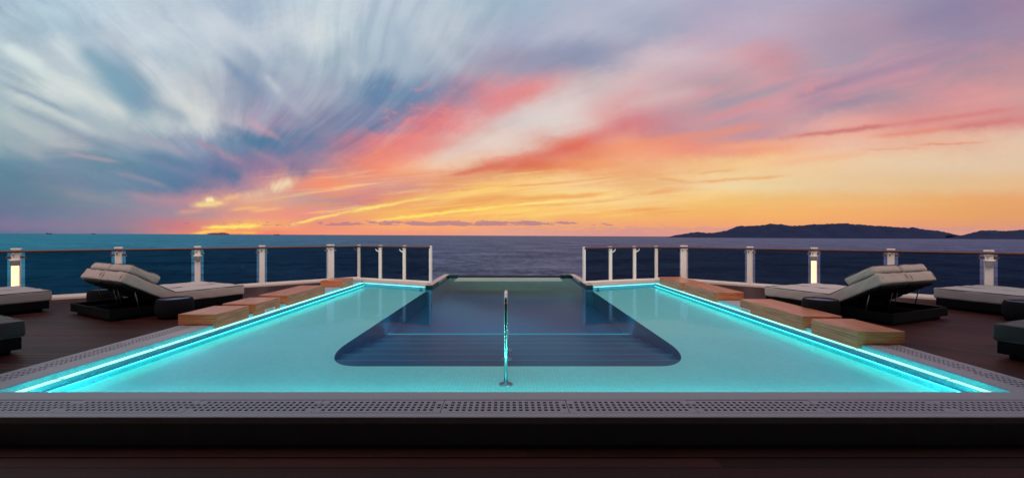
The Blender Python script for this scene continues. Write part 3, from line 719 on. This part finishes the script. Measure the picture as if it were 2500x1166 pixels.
ex = MB(); ex.box(-2.62, -2.262, 12.001, 15.42, -1.2, -.10); ex.box(2.182, 2.54, 12.001, 15.42, -1.2, -.10); ex.box(-2.262, 2.182, 15.3, 15.42, -1.2, -.14); ex.box(-2.62, -2.262, 11.96, 12.0, -1.2, -.205); ex.box(2.182, 2.54, 11.96, 12.0, -1.2, -.205)
part(ex, 'overhang_wall', M['tile_dark'])
part(MB().box(-1.93, 1.77, 14.25, 15.3, -.16, -.13), 'glow_ledge', M['white2'])  # pale ledge stands in for the lit strip of the acrylic end wall
# water
wm = MB(); wm.sheet([(XLw, YN), (XRw, YN), (XRw, 12.88), (2.36, 12.02), (2.183, 12.0), (2.183, 15.3), (-2.263, 15.3), (-2.263, 12.0), (-2.44, 12.02), (XLw, 13.02)], ZW)
o = wm.build('pool_water', M['water']); tag(o, kind='structure')
# infinity edge
edge = empty('infinity_edge', (0, 15.3, 0)); tag(edge, 'black stone edging with pale top plates framing the overhanging end of the pool', 'pool edge')
def epart(mb, nm, mt): o_ = mb.build(nm, mt, edge); o_.location = (0, -15.3, 0); return o_
for sx, xi, xo in ((-1, -2.26, -2.44), (1, 2.18, 2.35)):
    a_, b_ = min(xi, xo), max(xi, xo)
    epart(MB().box(a_, b_, 11.985, 13.15, -.14, -.024), 'side_frame', M['black'])
    epart(MB().box(a_, b_, 14.7, 15.42, -.14, -.024), 'side_frame', M['black'])
    epart(MB().box(min(xi, xi - sx * .33), max(xi, xi - sx * .33), 15.3, 15.42, -.14, -.024), 'corner_block', M['black'])
    ax, bx_ = (a_ + .0, b_ - .004) if sx > 0 else (a_ + .004, b_)
    epart(MB().box(a_ + .004, b_ - .004, 13.151, 14.699, -.14, -.026), 'side_panel', M['greytop'])
    epart(MB().box(a_ - .004, b_ + .004, 11.98, 15.43, -.0235, -.016), 'top_plate', M['greytop'])
    epart(MB().box(*( (xo - .07, xo - .005) if sx < 0 else (xo + .005, xo + .07)), 11.99, 12.8, -.10, -.012), 'slot_cover', M['white2'])
epart(MB().box(-1.929, 1.849, 15.3, 15.34, -.14, -.066), 'weir_glass', M['glass'])
epart(MB().box(-1.929, 1.849, 15.345, 15.42, -.14, -.072), 'weir_lip', M['greytop'])
o = MB().box(-2.7, 2.6, 12.5, 15.5, -2.6, -1.21).box(-16, 16, -3, 13.0, -3.2, -1.25).build('hull_body', M['shipwhite']); tag(o, kind='structure')

# ------------------------------------------------------------------ drain grates
def grate_mesh(n=20, pitch=.0512, rows=4):
    """flat panel with real square holes, local x along its length"""
    L = n * pitch; h = .0285
    m = MB(); bm = m.bm
    xs = [-L / 2 - .001]; 
    for i in range(n):
        c = -L / 2 + (i + .5) * pitch; xs += [c - h / 2, c + h / 2]
    xs.append(L / 2 + .001); xs[0] = -L / 2 - .0; xs[-1] = L / 2
    ysl = [-GW / 2]
    for j in range(rows):
        c = (j - (rows - 1) / 2) * pitch * .98; ysl += [c - h / 2, c + h / 2]
    ysl.append(GW / 2)
    V = {}
    def v(i, j, z): 
        k = (i, j, z)
        if k not in V: V[k] = bm.verts.new((xs[i], ysl[j], z))
        return V[k]
    T, B = 0.0, -.007
    for i in range(len(xs) - 1):
        for j in range(len(ysl) - 1):
            hole = i % 2 == 1 and j % 2 == 1
            ci, rj = (i - 1) // 2, (j - 1) // 2
            if hole and rj in (0, rows - 1) and ci in (0, n - 1): hole = False
            if hole:
                for (p, q) in (((i, j), (i + 1, j)), ((i + 1, j), (i + 1, j + 1)), ((i + 1, j + 1), (i, j + 1)), ((i, j + 1), (i, j))):
                    bm.faces.new([v(*q, T), v(*p, T), v(*p, B), v(*q, B)])
            else: bm.faces.new([v(i, j, T), v(i + 1, j, T), v(i + 1, j + 1, T), v(i, j + 1, T)])
    I, J = len(xs) - 1, len(ysl) - 1
    for i in range(I):
        bm.faces.new([v(i, 0, B), v(i + 1, 0, B), v(i + 1, 0, T), v(i, 0, T)]); bm.faces.new([v(i + 1, J, B), v(i, J, B), v(i, J, T), v(i + 1, J, T)])
    for j in range(J):
        bm.faces.new([v(0, j + 1, B), v(0, j, B), v(0, j, T), v(0, j + 1, T)]); bm.faces.new([v(I, j, B), v(I, j + 1, B), v(I, j + 1, T), v(I, j, T)])
    return m
gproto = None
def put_grate(x, y, rz, lab, dz=0.0, tilt=0.0):
    global gproto
    if gproto is None: gproto = grate_mesh().build('drain_grate', M['grate']); o_ = gproto
    else: o_ = gproto.copy(); COL.objects.link(o_)
    o_.location = (x, y, -.003 + dz); o_.rotation_euler = (tilt, 0, rz)
    tag(o_, lab, 'grate', 'perforated drain grates around the pool'); return o_
gp = 1.0295; gx0 = -.56 + gp / 2 - .003
nm = {0: 'perforated grey grate in the near kerb, straight in front of the grab rail', -1: 'perforated grey grate beside the central one, toward the sunset side', 1: 'perforated grey grate beside the central one, toward the big island side',
      -2: 'second perforated grate from the central one, toward the sunset side', 2: 'second perforated grate from the central one, toward the big island side',
      -3: 'third perforated grate from the central one, toward the sunset side', 3: 'third perforated grate from the central one, toward the big island side',
      -4: 'last perforated grate of the near kerb, at the sunset side corner', 4: 'last perforated grate of the near kerb, at the island side corner'}
for k in range(-4, 5):
    x = gx0 + k * gp + .0
    if -4.62 < x < 4.45: put_grate(x, gy0 + GW / 2, 0, nm[k], dz=(.001 if k % 2 else 0), tilt=.004 * math.sin(k * 2.1))
ll = ['perforated side grate nearest the corner of the near kerb, sunset side', 'middle perforated side grate along the pool, sunset side', 'perforated side grate that runs up to the first wooden bench, sunset side']
for i in range(3): put_grate(gxl + GW / 2, YBL - .012 - gp * (2 - i) - gp / 2 + .0, math.pi / 2, ll[i])
for i, lb in enumerate(['perforated side grate nearest the corner of the near kerb, island side', 'perforated side grate that runs up to the first wooden bench, island side']):
    put_grate(gxr - GW / 2, YBR - .012 - gp * (1 - i) - gp / 2, math.pi / 2, lb)

# ------------------------------------------------------------------ wooden benches
def lettering(txt, size):
    cu = bpy.data.curves.new('lettering', 'FONT'); cu.body = txt; cu.size = size; cu.extrude = .0012; cu.align_x = 'CENTER'; cu.align_y = 'CENTER'
    t = bpy.data.objects.new('tmp', cu); COL.objects.link(t); bpy.context.view_layer.update()
    me = bpy.data.meshes.new_from_object(t.evaluated_get(bpy.context.evaluated_depsgraph_get()))
    bpy.data.objects.remove(t); me.materials.clear(); me.materials.append(M['signink'])
    return me
def bench(y0, y1, side, lab, sign=None):
    if side < 0: xi, xo, xk = XLi + .06, -5.21, XLi + .002
    else: xi, xo, xk = XRi - .07, 5.06, XRi - .002
    e = empty('wooden_bench', ((xi + xo) / 2, (y0 + y1) / 2, 0)); cx, cy = (xi + xo) / 2, (y0 + y1) / 2
    a_, b_ = min(xi, xo) - cx, max(xi, xo) - cx
    MB().bbox(a_, b_, y0 - cy, y1 - cy, .008, .172, .005).build('seat_block', M['veneer'], e)
    k0, k1 = sorted((xi - cx, xk - cx))
    MB().bbox(k0 + .0005, k1 - .0005, y0 - cy + .0015, y1 - cy - .0015, -.047, .0075, .003).build('skirt', M['veneer'], e)
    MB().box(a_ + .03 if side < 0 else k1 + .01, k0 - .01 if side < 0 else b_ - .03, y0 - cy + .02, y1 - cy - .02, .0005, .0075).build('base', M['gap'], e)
    if sign is not None:
        sy = sign - cy; sx = (xi - cx) - side * .003
        sg = MB().bbox(-.0025, .0025, -.17, .17, -.031, .031, .0015).build('sign_plate', M['sign'], e, (sx, sy, -.012))
        for txt, off in (('NO', -.085), ('DIVING', .05)):
            l = bpy.data.objects.new('lettering', lettering(txt, .052 if txt == 'NO' else .045)); COL.objects.link(l); l.parent = sg
            l.location = (-side * .0028, off if side < 0 else -off, 0)
            l.rotation_euler = (rad(90), 0, rad(90) if side < 0 else rad(-90))
    tag(e, lab, 'bench', 'low wooden benches along the pool sides')
bench(6.54, 7.34, -1, 'short wooden bench nearest the side grate, below the raised daybed on the sunset side')
bench(7.54, 8.33, -1, 'short wooden bench with a pale warning plate, second from the grate on the sunset side', 7.98)
bench(8.63, 10.35, -1, 'long wooden bench, third from the grate on the sunset side of the pool')
bench(11.43, 12.2, -1, 'small wooden bench standing alone by the glass railing on the sunset side')
bench(5.36, 6.19, 1, 'short wooden bench nearest the side grate, below the raised daybed on the island side')
bench(6.375, 8.12, 1, 'long wooden bench with a pale warning plate on the island side of the pool', 7.93)
bench(9.07, 10.72, 1, 'wooden bench, third from the grate on the island side of the pool')
bench(10.89, 12.5, 1, 'wooden bench farthest from the camera, touching the glass railing corner on the island side')
# warning plates on the far pool walls
for A, B, t, lab in ((CLp[0], CLp[1], .56, 'small pale warning plate on the far pool wall below the sunset side railing'), (CRp[0], CRp[1], .45, 'small pale warning plate on the far pool wall below the island side railing')):
    A_, B_ = Vector((*A, 0)), Vector((*B, 0)); d = (B_ - A_).normalized(); p = A_.lerp(B_, t); ang = math.atan2(d.y, d.x)
    if A[0] > 0: ang += math.pi
    e = empty('warning_plate', (p.x, p.y, -.022), ang)
    MB().bbox(-.15, .15, -.052, -.0465, -.028, .028, .002).build('plate', M['sign'], e)
    for txt, off in (('NO', -.085), ('DIVING', .045)):
        l = bpy.data.objects.new('lettering', lettering(txt, .045)); COL.objects.link(l); l.parent = e; l.location = (off, -.0535, 0); l.rotation_euler = (rad(90), 0, 0)
    tag(e, lab, 'sign')

# ------------------------------------------------------------------ grab rail
gr = empty('grab_rail', (-.053, 4.5, ZS)); tag(gr, 'arched polished steel grab rail standing in the pool at the top of the steps', 'grab rail')
pts = [(0, 0, 0), (0, 0, .3), (0, 0, .6), (0, 0, .86)]
R = .12
for k in range(1, 9):
    t = k / 8 * rad(128); pts.append((0, R - R * math.cos(t), .86 + R * math.sin(t)))
lp = Vector(pts[-1]); foot = Vector((0, 1.95, -.19 + .02)); pts += [tuple(lp.lerp(foot, q)) for q in (.25, .5, .75, 1)]
MB().tube(pts, .0195, 20).build('tube', M['steel'], gr)
mid = lp.lerp(foot, .52)
MB().tube([(0, mid.y, mid.z), (0, mid.y, -.06)], .0195, 16).build('tube', M['steel'], gr)
for (y, z) in ((0, 0), (mid.y, -.056), (1.95, -.166)):
    MB().lathe([(.075, 0), (.075, .005), (.072, .008), (.024, .009), (.0235, .02), (.0216, .021)], 32, (0, y, z)).build('flange', M['flange'], gr)

# ------------------------------------------------------------------ railings
def railing(P, side, ztop, zrail, lab, small, lamps, boxes, name='glass_railing'):
    e = empty(name, (0, 0, 0)); tag(e, lab, 'railing', None)
    n = len(P)
    tops = []
    for i, (x, y) in enumerate(P):
        a_ = Vector(P[max(i - 1, 0)]); b_ = Vector(P[min(i + 1, n - 1)]); d = (b_ - a_)
        ang = math.atan2(d.y, d.x)
        if i >= n - 4: ang = math.atan2(P[-1][1] - P[-4][1], P[-1][0] - P[-4][0])
        if math.cos(ang) < 0: ang += math.pi
        Mx = Matrix.Translation((x, y, 0)) @ Matrix.Rotation(ang, 4, 'Z')
        if i < n - 4:
            w = .061 if i < n - 5 else .088
            m = MB(); m.bbox(-w, w, -.07, .055, -.01, ztop - .035, .006, 2, Mx); m.bbox(-w - .012, w + .012, -.078, .06, ztop - .032, ztop, .004, 2, Mx)
            po = m.build('post', M['white'], e)
            for sg in (-1, 1):
                MB().bbox(*sorted((sg * (w + .002), sg * (w + .085))), -.02, .02, .915, .965, .003, 1, Mx).build('clamp', M['clamp'], po)
            MB().tube([Mx @ Vector((-.02, -.12, zrail - .02)), Mx @ Vector((-.02, -.10, zrail - .10)), Mx @ Vector((-.02, -.068, zrail - .115))], .011, 10).build('bracket', M['steel'], po)
            if i in lamps or i in boxes:
                m = MB(); m.lathe([(.0, .90), (.085, .90), (.085, .865), (.066, .862), (.066, .765), (.0, .764)], 28); bmesh.ops.transform(m.bm, matrix=Mx @ Matrix.Translation((.0, -.112, 0)), verts=m.bm.verts)
                m.build('lamp_housing', M['white'], po)
            if i in lamps:
                m = MB(); m.lathe([(.0, .762), (.054, .762), (.054, .12), (.0, .118)], 28); bmesh.ops.transform(m.bm, matrix=Mx @ Matrix.Translation((0, -.112, 0)), verts=m.bm.verts)
                m.build('light_tube', M['lamp'], po)
        else:
            w = .052 if i < n - 1 else .036
            m = MB(); m.bbox(-w, w, -.035, .035, .0, ztop - .055, .004, 2, Mx); m.bbox(-w + .002, w - .002, -.033, .033, ztop - .054, ztop - .025, .004, 2, Mx)
            po = m.build('post', M['white'], e)
            if i < n - 1:
                sg = -1 if side < 0 else 1
                q = [(sg * w, 0, .90), (sg * (w + .05), -.01, .915), (sg * (w + .085), -.03, .94), (sg * (w + .10), -.045, .97), (sg * (w + .10), -.05, .995)]
                MB().tube([Mx @ Vector(p_) for p_ in q], [.03, .024, .02, .014, .011], 10).build('bracket', M['white'], po)
        tops.append(Mx @ Vector((0, -.125 if i < n - 4 else -.06, zrail)))
    # upstand under the glass
    for i in range(n - 1):
        A, B = Vector((*P[i], 0)), Vector((*P[i + 1], 0)); d = B - A; L = d.length; ang = math.atan2(d.y, d.x)
        Mx = Matrix.Translation(A) @ Matrix.Rotation(ang, 4, 'Z')
        far = i >= n - 4
        z0 = .004 if far else -.012
        f0, f1 = (-.045, .045)
        MB().bbox(.001, L - .001, f0, f1, z0, .06 if far else .085, .006, 2, Mx).build('upstand', M['white'], e)
        if not far:
            s_ = 1 if (Mx.to_3x3() @ Vector((0, 1, 0))).y < 0 else -1
            MB().box(.001, L - .001, *sorted((s_ * .047, s_ * .10)), -.012, .035, Mx).build('step_trim', M['white2'], e)
        gap = .125 if not far else .056
        g0 = gap if i < n - 4 else .06
        MB().box(g0, L - (gap if i != n - 5 else .06), -.006, .006, (.062 if far else .088), zrail - .025, Mx).build('glass_panel', M['glass'], e)
    # handrail: oval timber
    m = MB(); m.tube(tops, .026, 12); m.build('handrail', M['handrail'], e)
    return e
railing(RL, -1, 1.13, 1.062, 'white railing with tinted glass and dark handrail on the sunset side of the pool', 4, {3}, {5})
railing(RR, 1, 1.098, 1.035, 'white railing with tinted glass and dark handrail on the big island side', 4, {5}, {3})

# ------------------------------------------------------------------ daybeds
BL, BW = 2.12, 1.60
def ring(x0, x1, y0, y1, z, r, T=None):
    p = []
    for cx, cy, a0 in ((x1 - r, y1 - r, 0), (x0 + r, y1 - r, 90), (x0 + r, y0 + r, 180), (x1 - r, y0 + r, 270)):
        for k in range(5):
            t = rad(a0 + k * 22.5); p.append(Vector((cx + r * math.cos(t), cy + r * math.sin(t), z)))
    return [T @ q for q in p] if T is not None else p
def daybed(raised, fab='fabric'):
    e = empty('daybed')
    half = BW / 2
    fb = M[fab]
    b_ = MB()
    t = .028
    hx = .84 if raised else 0
    for (y0, y1) in ((-half, -.004), (.004, half)):
        b_.box(hx, BL - .02, y0, y1, .055, .195)                   # closed foot part
        if raised:
            b_.box(0, hx - .001, y0, y0 + t, .055, .195); b_.box(0, hx - .001, y1 - t, y1, .055, .195)
            b_.box(0, t, y0 + t + .001, y1 - t - .001, .055, .195); b_.box(t + .001, hx - .001, y0 + t + .001, y1 - t - .001, .055, .07)
    b_.build('base', M['bedbase'], e)
    MB().box(.07, BL - .09, -half + .07, half - .07, 0, .054).build('plinth', M['bedbase'], e)
    mh = .19
    for sg in (-1, 1):
        y0, y1 = (.006, half - .002) if sg > 0 else (-half + .002, -.006)
        x0 = .85 if raised else .0
        m = MB().cushion(x0, BL + .02, y0, y1, .198, .198 + mh, .03, .008, seed=3 + sg).build('mattress', fb, e)
        MB().tube(ring(x0 + .007, BL + .013, y0 + .007, y1 - .007, .198 + mh - .006, .04), .0075, 6, True).build('piping', M['piping'], m)
        MB().tube(ring(x0 + .007, BL + .013, y0 + .007, y1 - .007, .198 + .008, .04), .006, 6, True).build('piping', M['piping'], m)
        if raised:
            T = Matrix.Translation((.86, 0, .205)) @ Matrix.Rotation(rad(31), 4, 'Y') @ Matrix.Translation((-.86, 0, 0))
            # in T's frame the cushion lies flat from x=0 (head) to x=.85
            c = MB().cushion(.0, .85, y0, y1, .0, mh, .03, .010, T, seed=8 + sg).build('back_cushion', fb, e)
            MB().tube(ring(.007, .843, y0 + .007, y1 - .007, mh - .006, .04, T), .0075, 6, True).build('piping', M['piping'], c)
            MB().tube(ring(.007, .843, y0 + .007, y1 - .007, .008, .04, T), .006, 6, True).build('piping', M['piping'], c)
            for yy in (y0 + .06, y1 - .06):
                MB().tube([T @ Vector(q) for q in ((.03, yy, mh + .001), (.008, yy, mh - .02), (-.006, yy, mh / 2), (.008, yy, .02))], .005, 6).build('seam', M['piping'], c)
            p = MB().cushion(.01, .50, y0 + .025, y1 - .025, mh - .002, mh + .145, .045, .016, T, (12, 14, 4), seed=20 + sg).build('pillow', fb, e)
            MB().tube(ring(.018, .492, y0 + .034, y1 - .034, mh + .136, .05, T), .007, 6, True).build('piping', M['piping'], p)
            pl = MB().box(.06, .84, y0 + .03, y1 - .03, -.03, -.004, T)
            for k in range(6): pl.box(.10 + k * .12, .16 + k * .12, y0 + .035, y1 - .035, -.042, -.031, T)
            pl.build('lift_platform', M['bedbase'], e)
            for yy in (y0 + .07, y1 - .07):
                MB().tube([(.42, yy, .085), T @ Vector((.30, yy, -.045))], .009, 8).build('strut', M['strut'], e)
            MB().tube([(.42, y0 + .07, .085), (.42, y1 - .07, .085)], .008, 8).build('crossbar', M['strut'], e)
    return e
def place(o_, x, y, deg, lab):
    o_.location = (x, y, ZD); o_.rotation_euler = (0, 0, rad(deg)); tag(o_, lab, 'daybed', 'double daybeds on the teak decks')
place(daybed(True), -7.24, 7.17, 62.4, 'beige double daybed with both backrests raised, sunset side, round tables at its sides')
place(daybed(True), 6.69, 6.80, 112.3, 'beige double daybed with both backrests raised, below the island side of the railing')
def foot_place(o_, fx, fy, deg, near, lab):
    """put the foot corner (local x=BL, y=near*half) at fx, fy"""
    a_ = rad(deg); lx, ly = BL, near * BW / 2
    place(o_, fx - (lx * math.cos(a_) - ly * math.sin(a_)), fy - (lx * math.sin(a_) + ly * math.cos(a_)), deg, lab)
fl = daybed(False, 'fabric_grey')
foot_place(fl, -8.62, 7.83, 64, -1, 'flat grey double daybed behind the raised one, glowing lamp post at its far end')
fl2 = daybed(False, 'fabric_shaded'); foot_place(fl2, -5.86, 5.03, 64, -1, 'shaded flat daybed at the near edge of the sunset side deck, cut by the frame')
fl3 = copy_tree(fl); foot_place(fl3, 8.32, 8.2, 110, 1, 'flat grey daybed behind the raised one, dark round table at its near side, island side')
fl4 = copy_tree(fl2); foot_place(fl4, 5.63, 4.86, 110, 1, 'shaded flat daybed at the near edge of the island side deck, cut by the frame')

# ------------------------------------------------------------------ round side tables
def table():
    e = empty('side_table')
    MB().lathe([(.20, 0), (.22, .004), (.25, .04), (.268, .11), (.274, .18), (.268, .26), (.256, .312), (.243, .333), (.234, .335), (.230, .322)], 72, wob=lambda q, z: .006 * math.sin(q * 2 * math.pi * 36)).build('woven_body', M['rattan'], e)
    MB().lathe([(.0, .312), (.229, .312), (.229, .328), (.224, .331), (.0, .331)], 56).build('table_top', M['tabletop'], e)
    return e
tb = table()
tl = [(-5.82, 7.24, 'dark round woven side table between the raised daybed and the wooden benches, sunset side'), (-8.25, 8.5, 'dark round woven table half hidden behind the raised daybed on the sunset side'),
      (5.30, 7.15, 'dark round woven side table behind the long wooden bench, beside the raised island side daybed'), (8.46, 6.85, 'dark round woven table at the very edge, beside the flat grey island side daybed')]
for i, (x, y, lb) in enumerate(tl):
    t_ = tb if i == 0 else copy_tree(tb)
    t_.location = (x, y, ZD); t_.rotation_euler = (0, 0, i * .7); tag(t_, lb, 'side table', 'round woven side tables by the daybeds')

# ------------------------------------------------------------------ added shade block over and behind the camera, out of view
sp_ = empty('added_shade_block', (0, -3, 0)); tag(sp_, 'added unseen wall with deep overhanging roof behind the camera, shading the foreground', 'shade block')
for nm_, q in (('wall', MB().box(-18, 18, -3.3, -3.0, -.3, 3.6)), ('roof', MB().box(-18, 18, -2.999, 3.15, 3.3, 3.6))):  # unseen wall and roof, added to keep sky light off the foreground
    o_ = q.build(nm_, M['shipwhite'], sp_); o_.location = (0, 3, 0)
